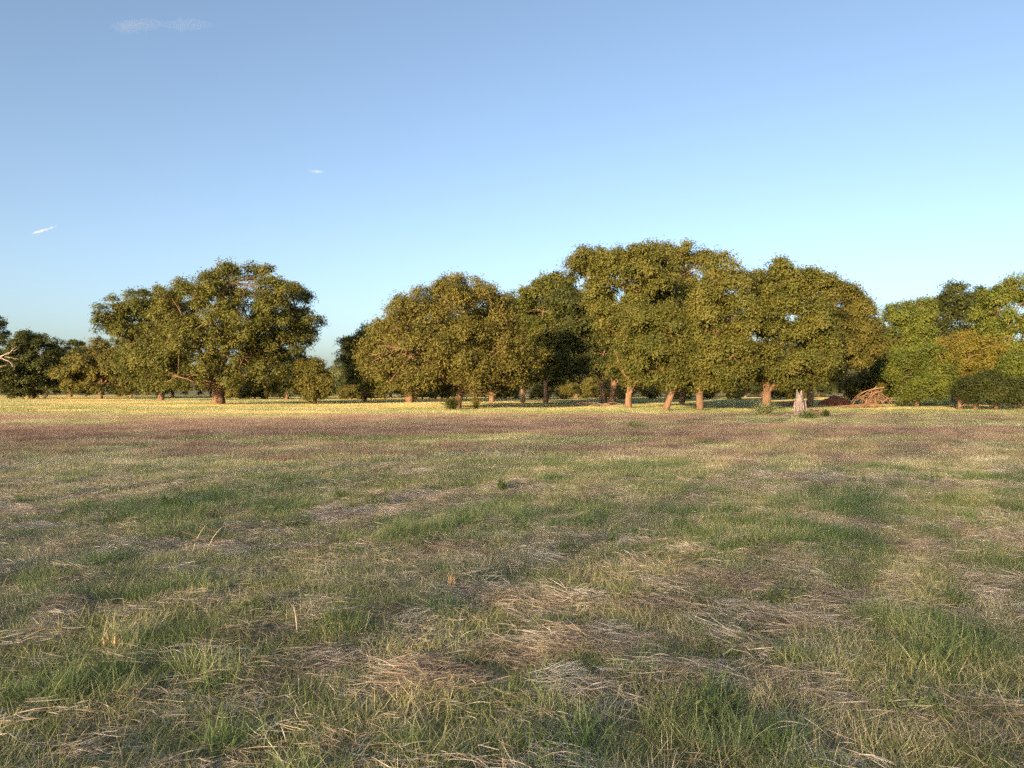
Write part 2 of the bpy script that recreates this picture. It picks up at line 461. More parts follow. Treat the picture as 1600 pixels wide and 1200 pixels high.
def make_tree(name, label, cat, bpx, bpy_, outline, trunk_w, fork_py, mat, seed, n_leaves, leaf=0.27, rbig=(1.3, 2.3), rsmall=(0.55, 1.0), nbig=60, nsmall=90,
              depth_ratio=0.85, max_depth=8.0, droop=0.5, n_main=6, lean=0.0, group=None, width=0.42, spray=0.42, twigs=4, trunks=None, bark='bark', depth=None, inner=0.12):
    """A tree with its own distance and size: outline rows are (photo y, left, right)."""
    rng = np.random.default_rng(seed)
    X, Y = ground_at(bpx, bpy_)
    if depth: X, Y = X * depth / Y, depth
    s = Y / F * math.sqrt(1 + (X / Y) ** 2) ** 0.0
    prof = np.array([((bpy_ - y) * s, (l - bpx) * s, (r - bpx) * s) for y, l, r in outline])
    root = tag(obj(name, None, None, (X, Y, hz(X, Y)), -math.atan2(X, Y) * 0.6), label, cat, group)
    pz = prof[np.argsort(prof[:, 0])]
    area = float(np.sum(np.diff(pz[:, 0]) * (pz[1:, 2] - pz[1:, 1] + pz[:-1, 2] - pz[:-1, 1]) / 2))
    fit = (2.2 if 31 <= seed <= 37 else 3.6 if seed == 21 else 2.6) * area / (math.pi * (sum(rbig) / 2) ** 2)     # enough big lobes to cover the crown about twice
    lobes = crown_lobes(rng, prof, depth_ratio, rbig, rsmall, int(max(8, min(nbig * 0.72, fit))), int(nsmall * min(1.0, fit / (nbig * 0.72))), max_depth)
    v, t = foliage(rng, lobes, int(n_leaves * 1.6), leaf * 0.84, droop, width, spray, inner)
    obj('crown', mesh_from('crown', v, None, t, [M[mat]]), root)
    g = branches(rng, lobes, trunk_w * s / 2, max(0.4, (bpy_ - fork_py) * s), n_main, lean * s, twigs, trunks=trunks)
    obj('trunk', g.mesh('trunk', [M[bark]], True), root)
    return root

def copy_thing(root, loc, rotz, scale=1.0, label=None, group=None):
    r = root.copy(); COL.objects.link(r)
    r.location, r.rotation_euler, r.scale = loc, (0, 0, rotz), (scale, scale, scale)
    if label: r['label'] = label
    if group: r['group'] = group
    for ch in list(root.children):
        c = ch.copy(); COL.objects.link(c); c.parent = r
    return r

G = 'old pecan trees of the grove'
# left group
make_tree('pecan_tree', 'broad sprawling pecan with thick orange-lit trunk, beside the small round shrubby tree', 'tree', 341, 633,
          [(409, 348, 392), (418, 340, 420), (428, 334, 452), (442, 288, 468), (460, 258, 487), (480, 247, 501), (500, 240, 504), (520, 234, 500), (540, 224, 482), (558, 216, 450), (580, 214, 440), (600, 224, 441), (618, 240, 438)],
          19, 604, 'pecan', 11, 105000, 0.28, nbig=85, nsmall=120, group=G, n_main=7)
make_tree('pecan_tree', 'paler pecan leaning out left behind the broad sprawling pecan', 'tree', 252, 627,
          [(450, 235, 275), (462, 200, 285), (472, 176, 290), (488, 160, 290), (505, 157, 290), (525, 168, 290), (545, 178, 285), (570, 185, 290), (595, 200, 292), (616, 212, 285)],
          9, 596, 'pecan', 12, 52000, 0.34, (1.4, 2.4), (0.7, 1.2), 55, 70, group=G)
make_tree('oak_tree', 'low wide dark tree with pale short trunk left of the pecans', 'tree', 157, 624,
          [(525, 150, 172), (538, 142, 178), (550, 135, 215), (560, 106, 232), (578, 96, 235), (600, 96, 236), (617, 112, 235)],
          6, 606, 'olive', 13, 36000, 0.42, (1.5, 2.6), (0.8, 1.4), 42, 45, max_depth=6)
make_tree('oak_tree', 'dark green round oak standing before the far left wood', 'tree', 50, 624,
          [(519, 36, 72), (530, 18, 82), (545, 4, 90), (560, -4, 97), (585, -6, 97), (605, -6, 88), (622, -6, 84)],
          8, 606, 'deep', 14, 36000, 0.42, (1.5, 2.6), (0.8, 1.4), 44, 45, max_depth=6)
make_tree('tall_tree', 'tall thin-topped tree rising over the dark round oak', 'tree', -22, 623,
          [(494, -25, 3), (505, -50, 14), (520, -55, 17), (540, -60, 10), (580, -62, 12), (615, -60, 12)],
          8, 600, 'deep', 15, 16000, 0.46, (1.3, 2.2), (0.7, 1.2), 26, 30, max_depth=5, depth=142)
make_tree('shrubby_tree', 'small round rust-tinged tree with branches to the ground', 'tree', 492, 632.5,
          [(560, 466, 500), (570, 458, 506), (580, 455, 512), (595, 455, 518), (610, 458, 520), (624, 466, 520)],
          5, 618, 'olive', 16, 20000, 0.26, (0.8, 1.4), (0.4, 0.8), 34, 40, twigs=5)
make_tree('dark_tree', 'dark evergreen tree wedged between the broad pecan and the shrubby tree', 'tree', 448, 625,
          [(545, 430, 466), (560, 425, 474), (580, 425, 476), (600, 425, 474), (620, 428, 470)],
          6, 610, 'deep', 17, 13000, 0.4, (1.2, 2.0), (0.7, 1.1), 20, 22)
# centre pecan and companions
make_tree('pecan_tree', 'spreading olive pecan with pale forked limbs showing, dark bush at its foot', 'tree', 712, 640,
          [(427, 700, 712), (434, 692, 740), (442, 664, 772), (455, 640, 786), (470, 618, 802), (485, 602, 808), (500, 594, 812), (520, 574, 816), (540, 563, 826), (560, 557, 836), (580, 562, 838), (598, 585, 836), (612, 612, 825), (620, 640, 800)],
          13, 606, 'olive', 21, 100000, 0.23, (1.0, 1.8), (0.4, 0.8), 78, 130, group=G, n_main=9, lean=10, inner=0.15)
make_tree('pecan_tree', 'pecan drooping to the field edge left of the spreading olive pecan', 'tree', 640, 630,
          [(505, 568, 604), (516, 556, 640), (530, 548, 690), (548, 540, 700), (570, 538, 700), (590, 540, 702), (606, 556, 700), (614, 575, 690)],
          12, 604, 'pecan', 22, 42000, 0.32, (1.2, 2.0), (0.6, 1.0), 48, 60, group=G)
make_tree('pecan_tree', 'pecan with flaring red-brown trunk right of the dark bush', 'tree', 768, 631,
          [(455, 782, 822), (470, 750, 840), (500, 730, 850), (540, 720, 850), (580, 715, 840), (608, 725, 830)],
          8, 600, 'pecan', 23, 26000, 0.36, (1.3, 2.2), (0.6, 1.0), 36, 40, group=G)
make_tree('pecan_tree', 'tall brownish pecan behind the gap between spreading pecan and big grove', 'tree', 853, 632,
          [(423, 862, 878), (432, 838, 892), (444, 826, 902), (458, 800, 910), (480, 802, 920), (520, 806, 925), (560, 814, 918), (592, 826, 905), (606, 836, 890)],
          8, 598, 'pecan', 24, 46000, 0.32, (1.2, 2.1), (0.6, 1.0), 52, 64, group=G)
make_tree('pecan_tree', 'straight dark-trunked pecan mostly hidden by the spreading olive pecan', 'tree', 817, 631,
          [(500, 790, 850), (520, 775, 860), (560, 772, 862), (600, 780, 856)],
          7, 602, 'deep', 25, 12000, 0.4, (1.2, 2.0), (0.6, 1.0), 22, 24, group=G)
# the big grove
make_tree('pecan_tree', 'tallest pecan of the grove, with short bright orange trunk', 'tree', 982, 639,
          [(382, 955, 985), (388, 918, 1040), (398, 902, 1052), (412, 896, 1058), (432, 902, 1060), (460, 914, 1062), (490, 928, 1060), (520, 940, 1055), (550, 948, 1050), (580, 952, 1040), (608, 960, 1018)],
          10, 614, 'pecan', 31, 80000, 0.25, (1.0, 1.9), (0.45, 0.9), 72, 100, group=G, max_depth=5)
make_tree('pecan_tree', 'domed pecan crown topping the grove, bare fork showing under its dome', 'tree', 1066, 634,
          [(381, 1040, 1082), (390, 1018, 1100), (402, 1010, 1110), (425, 1008, 1115), (450, 1006, 1114), (480, 1012, 1112), (520, 1015, 1110), (560, 1020, 1105), (600, 1030, 1095)],
          9, 590, 'pecan', 32, 50000, 0.29, (1.2, 2.2), (0.5, 1.0), 54, 70, group=G, max_depth=5)
make_tree('pecan_tree', 'pecan with split leaning trunk, orange above and grey below', 'tree', 1040, 643,
          [(470, 1000, 1050), (485, 975, 1075), (510, 962, 1085), (540, 958, 1092), (565, 968, 1095), (590, 985, 1085), (606, 1000, 1070)],
          10, 606, 'pecan', 33, 46000, 0.22, (0.9, 1.6), (0.4, 0.7), 52, 70, group=G, lean=14, max_depth=4.5)
make_tree('pecan_tree', 'pecan with plain grey trunk and leaf curtains hanging low', 'tree', 1093, 643,
          [(404, 1122, 1136), (418, 1112, 1146), (434, 1095, 1160), (455, 1082, 1172), (485, 1072, 1182), (520, 1064, 1186), (555, 1060, 1188), (585, 1062, 1186), (608, 1072, 1170), (620, 1078, 1110)],
          10, 614, 'pecan', 34, 70000, 0.23, (0.9, 1.7), (0.4, 0.8), 66, 100, group=G, max_depth=5)
make_tree('pecan_tree', 'shaded pecan with twin red-brown trunks deep in the grove', 'tree', 952, 634,
          [(455, 880, 930), (475, 872, 950), (520, 878, 965), (560, 885, 970), (596, 900, 975)],
          9, 594, 'deep', 35, 26000, 0.34, (1.2, 2.1), (0.6, 1.0), 40, 40, group=G, trunks=[(0.25, 0, 0.3, 0.32), (-0.45, 0.3, -0.4, 0.26)])  # darker leaf colour stands in for the shade inside the grove
make_tree('pecan_tree', 'wide pecan with stout grey trunk behind the tall weeds and snag', 'tree', 1197, 642,
          [(414, 1198, 1222), (422, 1182, 1260), (434, 1174, 1276), (452, 1170, 1285), (480, 1170, 1295), (520, 1172, 1300), (555, 1174, 1300), (585, 1176, 1290), (606, 1184, 1270), (620, 1200, 1250)],
          14, 612, 'pecan', 36, 68000, 0.24, (0.9, 1.8), (0.4, 0.8), 66, 95, group=G, max_depth=5)
make_tree('pecan_tree', 'golden-green pecan at the right end of the grove, over the red soil heap', 'tree', 1266, 637,
          [(428, 1262, 1285), (440, 1262, 1310), (454, 1265, 1338), (470, 1262, 1350), (492, 1262, 1362), (520, 1265, 1369), (550, 1270, 1369), (572, 1275, 1362), (590, 1262, 1330), (606, 1255, 1300)],
          9, 594, 'olive', 37, 56000, 0.26, (1.0, 1.9), (0.45, 0.9), 56, 80, group=G, max_depth=5)
# right-hand wood
make_tree('elm_tree', 'yellow-green feathery tree rising behind the brush pile', 'tree', 1415, 634,
          [(464, 1425, 1440), (472, 1400, 1452), (484, 1385, 1460), (500, 1376, 1462), (525, 1378, 1460), (555, 1375, 1462), (590, 1372, 1465), (618, 1380, 1462)],
          8, 600, 'fresh', 41, 40000, 0.25, (0.9, 1.8), (0.4, 0.8), 46, 60)
make_tree('oak_tree', 'dark blue-green oak between the two yellow-green trees', 'tree', 1492, 631,
          [(446, 1490, 1512), (454, 1475, 1530), (466, 1458, 1546), (490, 1450, 1550), (520, 1450, 1552), (560, 1455, 1550), (600, 1460, 1545)],
          9, 596, 'deep', 42, 34000, 0.32, (1.2, 2.1), (0.5, 1.0), 42, 55)
make_tree('elm_tree', 'tall yellow-green tree with dead brown twigs inside, over the dark low thicket', 'tree', 1585, 635,
          [(436, 1568, 1610), (446, 1545, 1640), (462, 1532, 1655), (490, 1530, 1660), (530, 1535, 1660), (565, 1545, 1660), (600, 1560, 1650)],
          9, 596, 'fresh', 43, 44000, 0.26, (1.0, 1.9), (0.4, 0.8), 48, 64)
make_tree('willow_shrub', 'golden upright willow-like shrub right of the brush pile', 'shrub', 1500, 637,
          [(524, 1490, 1520), (532, 1470, 1545), (548, 1462, 1556), (570, 1462, 1556), (590, 1468, 1545), (608, 1480, 1535)],
          7, 604, 'gold', 44, 24000, 0.24, (0.7, 1.3), (0.35, 0.6), 40, 60, droop=-0.7, width=0.3)
make_tree('thicket_shrub', 'arching olive thicket with bare stems between brush pile and golden willow', 'shrub', 1432, 637,
          [(540, 1420, 1470), (556, 1402, 1480), (575, 1395, 1486), (600, 1398, 1490), (620, 1400, 1485), (632, 1402, 1470)],
          6, 616, 'fresh', 45, 24000, 0.24, (0.7, 1.3), (0.35, 0.6), 40, 55, droop=-0.3, width=0.32)
make_tree('thicket_shrub', 'low dark green thicket with two black trunks under it', 'shrub', 1512, 641,
          [(588, 1520, 1560), (598, 1500, 1590), (612, 1492, 1600), (624, 1495, 1605), (630, 1520, 1600)],
          7, 620, 'deep', 46, 26000, 0.2, (0.5, 1.0), (0.3, 0.5), 44, 60, trunks=[(-0.55, 0, 0, 0.14), (0.5, 0, 0.3, 0.16), (1.9, 0.2, 0.2, 0.15)])
make_tree('thicket_shrub', 'green bushy thicket closing the right end of the wood', 'shrub', 1592, 638,
          [(556, 1575, 1620), (572, 1560, 1640), (596, 1556, 1650), (620, 1560, 1650)],
          6, 616, 'fresh', 47, 20000, 0.24, (0.7, 1.3), (0.35, 0.6), 34, 44)
make_tree('thicket_shrub', 'gold-tinged bush between the right-end pecan and the brush pile', 'shrub', 1355, 633,
          [(560, 1365, 1395), (575, 1345, 1400), (592, 1318, 1402), (608, 1315, 1402), (626, 1335, 1400)],
          6, 612, 'olive', 48, 20000, 0.26, (0.8, 1.4), (0.4, 0.7), 34, 44)

# trees standing farther back: built once each kind, then copied
back = make_tree('background_tree', 'dark tree closing the view behind the grove trunks', 'tree', 900, 622,
                 [(490, 880, 915), (510, 855, 940), (545, 840, 955), (580, 838, 958), (605, 842, 955), (618, 850, 948)],
                 7, 604, 'deep', 61, 26000, 0.5, (1.5, 2.6), (0.8, 1.4), 44, 40, group='dark trees behind the grove')
rng = np.random.default_rng(5)
for px, d in ((560, 150), (610, 146), (668, 150), (722, 148), (775, 150), (838, 152), (955, 148), (1005, 152), (1060, 146), (1118, 150), (1165, 146), (1222, 150), (1280, 146), (1335, 150), (1395, 140), (1455, 142), (1530, 140), (1600, 142), (110, 152), (205, 150), (270, 152), (330, 150), (400, 152)):
    x, s = (px - 800) / F * d, rng.uniform(0.55, 0.8)
    copy_thing(back, (x, d, 0), rng.uniform(0, 6.28), s)
hedge = make_tree('background_bush', 'sunlit rounded bush on the far side of the grove', 'shrub', 930, 624,
                  [(594, 920, 945), (603, 908, 952), (613, 906, 955), (622, 908, 953)], 4, 618, 'olive', 62, 9000, 0.34, (0.8, 1.4), (0.4, 0.8), 24, 24,
                  group='low bushes on the far side of the grove')
for px, d in ((548, 112), (580, 116), (660, 118), (700, 122), (790, 120), (845, 118), (885, 122), (978, 118), (1015, 122), (1062, 118), (1105, 122), (1150, 118), (1215, 118), (1250, 122), (398, 118), (372, 124)):
    copy_thing(hedge, ((px - 800) / F * d, d, 0), rng.uniform(0, 6.28), rng.uniform(0.55, 0.9))
far = make_tree('distant_tree', 'pale hazy tree far off in the gap between the two groups', 'tree', 530, 616,
                [(573, 526, 536), (580, 515, 545), (592, 508, 552), (606, 506, 554), (614, 508, 552)], 3, 608, 'far', 63, 14000, 1.0, (2.4, 4.2), (1.2, 2.2), 30, 30,
                group='distant trees on the skyline', depth=270)
for px, d, s in ((505, 285, 0.9), (552, 290, 0.85), (470, 300, 0.9), (580, 300, 0.9), (440, 300, 0.8), (104, 290, 1.65), (128, 310, 1.65), (75, 300, 1.4), (160, 300, 1.2), (30, 300, 1.3), (620, 310, 0.9)):
    copy_thing(far, ((px - 800) / F * d, d, 0), rng.uniform(0, 6.28), s)

# invented rows of poplars behind the camera, added out of view to shade the near field
UV = ((math.cos(SUN_AZ), -math.sin(SUN_AZ)), (math.sin(SUN_AZ), math.cos(SUN_AZ)))
H_SHADE = 9.5
def make_shade_poplar():
    """An added, unseen shade poplar, leaves sparse enough to let some sun through: even foliage from near the ground to a pointed top."""
    rng = np.random.default_rng(71)
    root = tag(obj('added_shade_tree', None), 'slim loose-leaved poplar added out of view to shade the near field', 'tree', 'added out-of-view rows of poplars shading the near field')
    n = 1750
    z = rng.uniform(0.35, H_SHADE, n * 2)
    lim = 3.2 * np.clip((H_SHADE - z) / 2.2, 0, 1) ** 0.5
    x, y = rng.uniform(-3.2, 3.2, (2, n * 2))
    k = np.hypot(x, y) < lim
    p = np.stack([x, y, z], -1)[k][:n]
    nn = rng.standard_normal((len(p), 3)); nn /= np.linalg.norm(nn, axis=1)[:, None]
    v, t = leaves_from(rng, p, nn, 0.22, 0.2, 0.48, LEAF_TRI)
    obj('crown', mesh_from('crown', v, None, t, [M['deep']]), root)
    g = Geo()
    g.add(*tube([[0, 0, -0.1], [0.03, 0, 2], [0, 0.03, 5], [0, 0, 9]], [0.10, 0.08, 0.05, 0.01], 8))
    for q in range(26):
        a, z0 = q * 2.4, rng.uniform(0.8, 7.0)
        e = np.array([math.cos(a) * 1.5, math.sin(a) * 1.5, z0 + 1.3])
        g.add(*tube(bez([0, 0, z0], [e[0] * 0.7, e[1] * 0.7, z0 + 0.3], e, 4), [0.025, 0.02, 0.012, 0.005], 4, cap=False))
    obj('trunk', g.mesh('trunk', [M['bark']], True), root)
    return root
shade = make_shade_poplar()
V0, TAN = -55.0, math.tan(SUN_EL)
edge = []                                                  # (across, shade height there): where the shade ends, from field points (x, y, height of the shade's edge)
for ex, ey, eh in ((-28, 38, 0), (-5, 45, 0), (11, 57, 0.2), (21, 60, 2.6), (40, 62, 3.0)):
    edge.append((ex * UV[0][0] + ey * UV[0][1], (ex * UV[1][0] + ey * UV[1][1] + eh / TAN - V0) * TAN))
eu, eh = np.array(sorted(edge)).T
for k in range(58):
    row = k % 2
    u = eu[0] + 1.0 + (k // 2) * 3.2 + row * 1.6 + rng.uniform(-0.7, 0.7) * (k > 3)
    v = V0 - 9.0 * row + rng.uniform(-1.5, 1.5)
    hgt = float(np.interp(u, eu, eh)) * rng.uniform(0.96, 1.03) * (1.0 + 9.0 * row * TAN / 18.0)
    loc = (u * UV[0][0] + v * UV[1][0], u * UV[0][1] + v * UV[1][1], -0.1)
    s = hgt / H_SHADE
    if k == 0:
        shade.location, shade.rotation_euler = loc, (0, 0, 0)
        t = shade
    else:
        t = copy_thing(shade, loc, rng.uniform(0, 6.28), s)
    t.scale = (1.1, 1.1, s)

# ------------------------------------------------------------------ single things at the edge of the grove
def build_snag():
    rng = np.random.default_rng(81)
    X, Y = ground_at(1250, 652)
    root = tag(obj('dead_snag', None, None, (X, Y, hz(X, Y))), 'bleached barkless dead tree stump with jagged top at the field edge', 'stump')
    n, rings = 30, 16
    th = np.linspace(0, 2 * np.pi, n, endpoint=False)
    ridge = 1 + 0.20 * np.sin(5 * th + 0.7) + 0.14 * np.sin(9 * th + 2.0) + 0.12 * rng.standard_normal(n)
    top = 0.85 + 0.5 * vnoise(th * 2.2, th * 0, 4) + 0.38 * (np.sin(3 * th + 1.2) > 0.45) + 0.2 * rng.random(n)
    top = np.minimum(top, 1.66)
    V, Q = [], []
    for wall in (0, 1):
        for k in range(rings):
            t = k / (rings - 1)
            rad = (0.33 - 0.19 * t ** 0.8 + 0.16 * math.exp(-t * 8)) * ridge * (1 + 0.05 * rng.standard_normal(n)) * (0.68 if wall else 1)
            z = top * t - 0.05
            V.append(np.stack([np.cos(th) * rad - 0.05 * t, np.sin(th) * rad, z], -1))
    V = np.vstack(V)
    idx = lambda w, k, j: (w * rings + k) * n + (j % n)
    for w in (0, 1):
        for k in range(rings - 1):
            for j in range(n):
                f = [idx(w, k, j), idx(w, k, j + 1), idx(w, k + 1, j + 1), idx(w, k + 1, j)]
                Q.append(f if w == 0 else f[::-1])
    for j in range(n):
        Q.append([idx(0, rings - 1, j), idx(0, rings - 1, j + 1), idx(1, rings - 1, j + 1), idx(1, rings - 1, j)])
    obj('trunk', mesh_from('snag_trunk', V, Q, None, [M['dead']]), root)
    for k in range(7):                                     # loose slabs of wood on the trunk
        a = rng.uniform(0, 6.28)
        z0 = rng.uniform(0.1, 0.8)
        p = np.array([math.cos(a) * 0.33, math.sin(a) * 0.33, z0])
        pts = np.array([p, p + [-0.02 * math.cos(a), 0, 0.25], p + [-0.06 * math.cos(a), 0, rng.uniform(0.45, 0.7)]])
        obj('wood_slab', mesh_from('wood_slab', *tube(pts, [0.05, 0.06, 0.015], 5, rng, 0.25), mats=[M['dead']]), root)
    return root
build_snag()

def build_rootmass():
    rng = np.random.default_rng(82)
    X, Y = ground_at(1270, 653)
    root = tag(obj('fallen_root_mass', None, None, (X, Y, hz(X, Y))), 'low grey-brown tangle of broken roots against the bleached snag', 'root mass')
    g = Geo()
    n, m = 14, 8
    for k in range(m):
        pass
    th = np.linspace(0, 2 * np.pi, n, endpoint=False)
    V = [np.stack([np.cos(th) * r * 0.42 * (1 + 0.2 * rng.standard_normal(n)), np.sin(th) * r * 0.3, np.full(n, z) + 0.03 * rng.standard_normal(n)], -1)
         for r, z in ((1.1, -0.05), (1.05, 0.15), (0.9, 0.32), (0.6, 0.43), (0.2, 0.47))]
    V = np.vstack(V)
    Q = [[k * n + j, k * n + (j + 1) % n, (k + 1) * n + (j + 1) % n, (k + 1) * n + j] for k in range(4) for j in range(n)]
    obj('stump_block', mesh_from('stump_block', V, Q, None, [M['brush']]), root)
    for k in range(34):
        a = rng.uniform(0, 6.28)
        p = np.array([math.cos(a) * 0.4 * rng.random(), math.sin(a) * 0.25, rng.uniform(0.15, 0.45)])
        e = p + np.array([rng.normal(0, 0.35), rng.normal(0, 0.2), rng.uniform(-0.35, 0.16)])
        e[2] = max(e[2], 0.03)
        obj('root', mesh_from('root', *tube(bez(p, (p + e) / 2 + [0, 0, rng.uniform(0, 0.18)], e, 5), np.linspace(0.035, 0.008, 5), 5), mats=[M['dead'] if k % 3 else M['brush']]), root)
    x2, y2 = ground_at(1236, 656)
    r2 = tag(obj('forked_branch', None, None, (x2, y2, hz(x2, y2))), 'small pale forked dead branch lying left of the bleached snag', 'branch')
    for a, b, c in (((-0.25, 0, 0.3), (-0.05, 0, 0.4), (0.1, 0, 0.05)), ((-0.28, 0, 0.28), (-0.2, 0.1, 0.1), (0.0, 0.05, 0.02)), ((0.0, 0, 0.22), (0.12, 0, 0.2), (0.2, 0.05, 0.02)), ((-0.4, 0, 0.18), (-0.3, 0, 0.3), (-0.2, 0, 0.3))):
        obj('twig', mesh_from('twig', *tube(bez(a, b, c, 6), np.linspace(0.02, 0.014, 6), 5), mats=[M['dead']]), r2)
build_rootmass()

def build_brush():
    rng = np.random.default_rng(83)
    X, Y = ground_at(1368, 638.5)
    root = tag(obj('brush_pile', None, None, (X, Y, hz(X, Y))), 'tangled heap of brown dead branches arching beside the red soil heap', 'brush pile')
    for k in list(range(36)) + list(range(70, 82)) + list(range(95, 110)):
        a = rng.uniform(0, 6.28)
        if k < 70:
            peak = np.array([rng.normal(0.05, 0.45), rng.normal(0, 0.4), rng.uniform(0.7, 1.9)])
            e = np.array([rng.uniform(-1.9, 1.7), rng.uniform(-1.0, 1.0), rng.uniform(0.0, 0.5)])
            ctrl = np.array([e[0] * 0.85, e[1] * 0.85, peak[2] * rng.uniform(0.7, 1.0)])
            pts = bez(peak, ctrl, e, 7)
        elif k < 95:
            p = np.array([rng.uniform(-1.3, 1.3), rng.uniform(-0.9, 0.9), rng.uniform(0.05, 0.8)])
            d = np.array([rng.uniform(-1, 1), rng.uniform(-0.5, 0.5), rng.uniform(-0.1, 0.6)])
            pts = bez(p, p + d * 0.5 + [0, 0, 0.15], p + d, 5)
            pts[:, 2] = np.maximum(pts[:, 2], 0.03)
        else:                                              # long poles trailing off to the left
            p = np.array([rng.uniform(-0.8, 0.3), rng.uniform(-0.8, 0.5), rng.uniform(0.1, 0.45)])
            e = np.array([rng.uniform(-4.2, -2.2), rng.uniform(-0.8, 0.6), rng.uniform(0.02, 0.25)])
            pts = bez(p, (p + e) / 2 + [0, 0, rng.uniform(0, 0.3)], e, 6)
        r = rng.uniform(0.02, 0.045)
        obj('branch', mesh_from('branch', *tube(pts, np.linspace(r, r * 0.35, len(pts)), 5), mats=[M['brush']]), root)

def build_mound(name, label, cat, px, py, w, d, h, mat, seed):
    rng = np.random.default_rng(seed)
    X, Y = ground_at(px, py)
    n = 22
    u = np.linspace(-1, 1, n)
    A, B = np.meshgrid(u, u)
    rr = np.hypot(A, B)
    Z = np.clip(1 - rr ** 1.6, -0.12, 1) * h * (0.75 + 0.5 * fbm(A * 3 + seed, B * 3, seed)) + 0.06 * h * rng.standard_normal((n, n))
    V = np.stack([A * w / 2, B * d / 2, Z], -1).reshape(-1, 3)
    i = (np.arange(n - 1)[:, None] * n + np.arange(n - 1)[None, :])
    Q = np.stack([i, i + 1, i + n + 1, i + n], -1).reshape(-1, 4)
    return tag(obj(name, mesh_from(name, V, Q, None, [M[mat]]), None, (X, Y, hz(X, Y))), label, cat)

build_brush()
build_mound('soil_heap', 'red-brown soil heap under the right-end pecan', 'soil heap', 1305, 634.5, 3.6, 2.4, 1.05, 'redsoil', 84)

def build_log(label, px, py, length, r, ang, mat, seed, tilt=0.0):
    rng = np.random.default_rng(seed)
    X, Y = ground_at(px, py)
    root = tag(obj('fallen_log', None, None, (X, Y, hz(X, Y)), ang), label, 'log')
    t = np.linspace(-0.5, 0.5, 9)
    pts = np.stack([t * length, rng.normal(0, 0.05, 9), r * 0.8 + (t + 0.5) * tilt + rng.normal(0, 0.02, 9)], -1)
    obj('log_stem', mesh_from('log_stem', *tube(pts, np.linspace(r, r * 0.6, 9), 9, rng, 0.06), mats=[M[mat]], smooth=True), root)
    for k in range(3):
        p = pts[3 + 2 * k]
        e = p + [rng.normal(0, 0.5), rng.normal(0, 0.4), rng.uniform(0.2, 0.6)]
        obj('limb', mesh_from('limb', *tube(bez(p, (p + e) / 2 + [0.1, 0, 0], e, 5), np.linspace(r * 0.4, 0.02, 5), 5), mats=[M[mat]]), root)
build_log('dark red-brown fallen log behind the bleached snag', 1236, 636, 2.6, 0.2, 0.15, 'brush', 85, 0.35)

def build_sticks():
    rng = np.random.default_rng(86)
    X, Y = ground_at(938, 636)
    root = tag(obj('fallen_limb', None, None, (X, Y, hz(X, Y))), 'fallen grey limb with curved twigs left of the orange trunk', 'fallen limb')
    for k in range(16):
        p = np.array([rng.uniform(-3.2, 1.2), rng.uniform(-1.0, 1.0), rng.uniform(0.03, 0.3)])
        e = p + np.array([rng.choice([-1, 1]) * rng.uniform(0.7, 2.2), rng.normal(0, 0.4), rng.uniform(-0.1, 0.2)])
        e[2] = max(e[2], 0.02)
        r = rng.uniform(0.015, 0.04)
        obj('twig', mesh_from('twig', *tube(bez(p, (p + e) / 2 + [0, 0, rng.uniform(0.05, 0.5)], e, 7), np.linspace(r, r * 0.5, 7), 5), mats=[M['dead'] if k % 2 else M['brush']]), root)
build_sticks()

def build_bare_tree():
    """Dead tree just left of the frame whose bare limbs reach into the view."""
    rng = np.random.default_rng(87)
    X, Y = ground_at(-48, 630)
    root = tag(obj('dead_tree', None, None, (X, Y, hz(X, Y))), 'bare dead tree reaching sunlit limbs out before the dark oak', 'tree')
    g = Geo()
    s = Y / F
    g.add(*tube([[0, 0, -0.2], [0.1, 0, 1.5], [0.3, 0, 3.2], [0.4, 0, 4.4]], [0.34, 0.26, 0.2, 0.16], 9, rng, 0.05))
    obj('trunk', g.mesh('trunk', [M['dead']], True), root)
    P = lambda px, py, y=0.0: np.array([(px + 48) * s, y, (630 - py) * s])
    for a, b, c, r in ((P(-44, 585), P(-20, 562), P(12, 553), 0.11), (P(-5, 560), P(10, 555), P(26, 541), 0.06), (P(-4, 560), P(12, 560), P(20, 572), 0.07), (P(12, 553), P(18, 548), P(27, 545), 0.04),
                       (P(8, 558), P(18, 558), P(30, 562), 0.04), (P(-44, 590), P(-20, 575), P(9, 571), 0.07), (P(-44, 588), P(-60, 560), P(-80, 545), 0.1), (P(-42, 575), P(-36, 545), P(-24, 525), 0.1), (P(17, 568), P(22, 574), P(23, 578), 0.03)):
        obj('limb', mesh_from('limb', *tube(bez(a, b, c, 7) + rng.normal(0, 0.05, (7, 3)), np.linspace(r, r * 0.35, 7), 6), mats=[M['dead']]), root)
build_bare_tree()

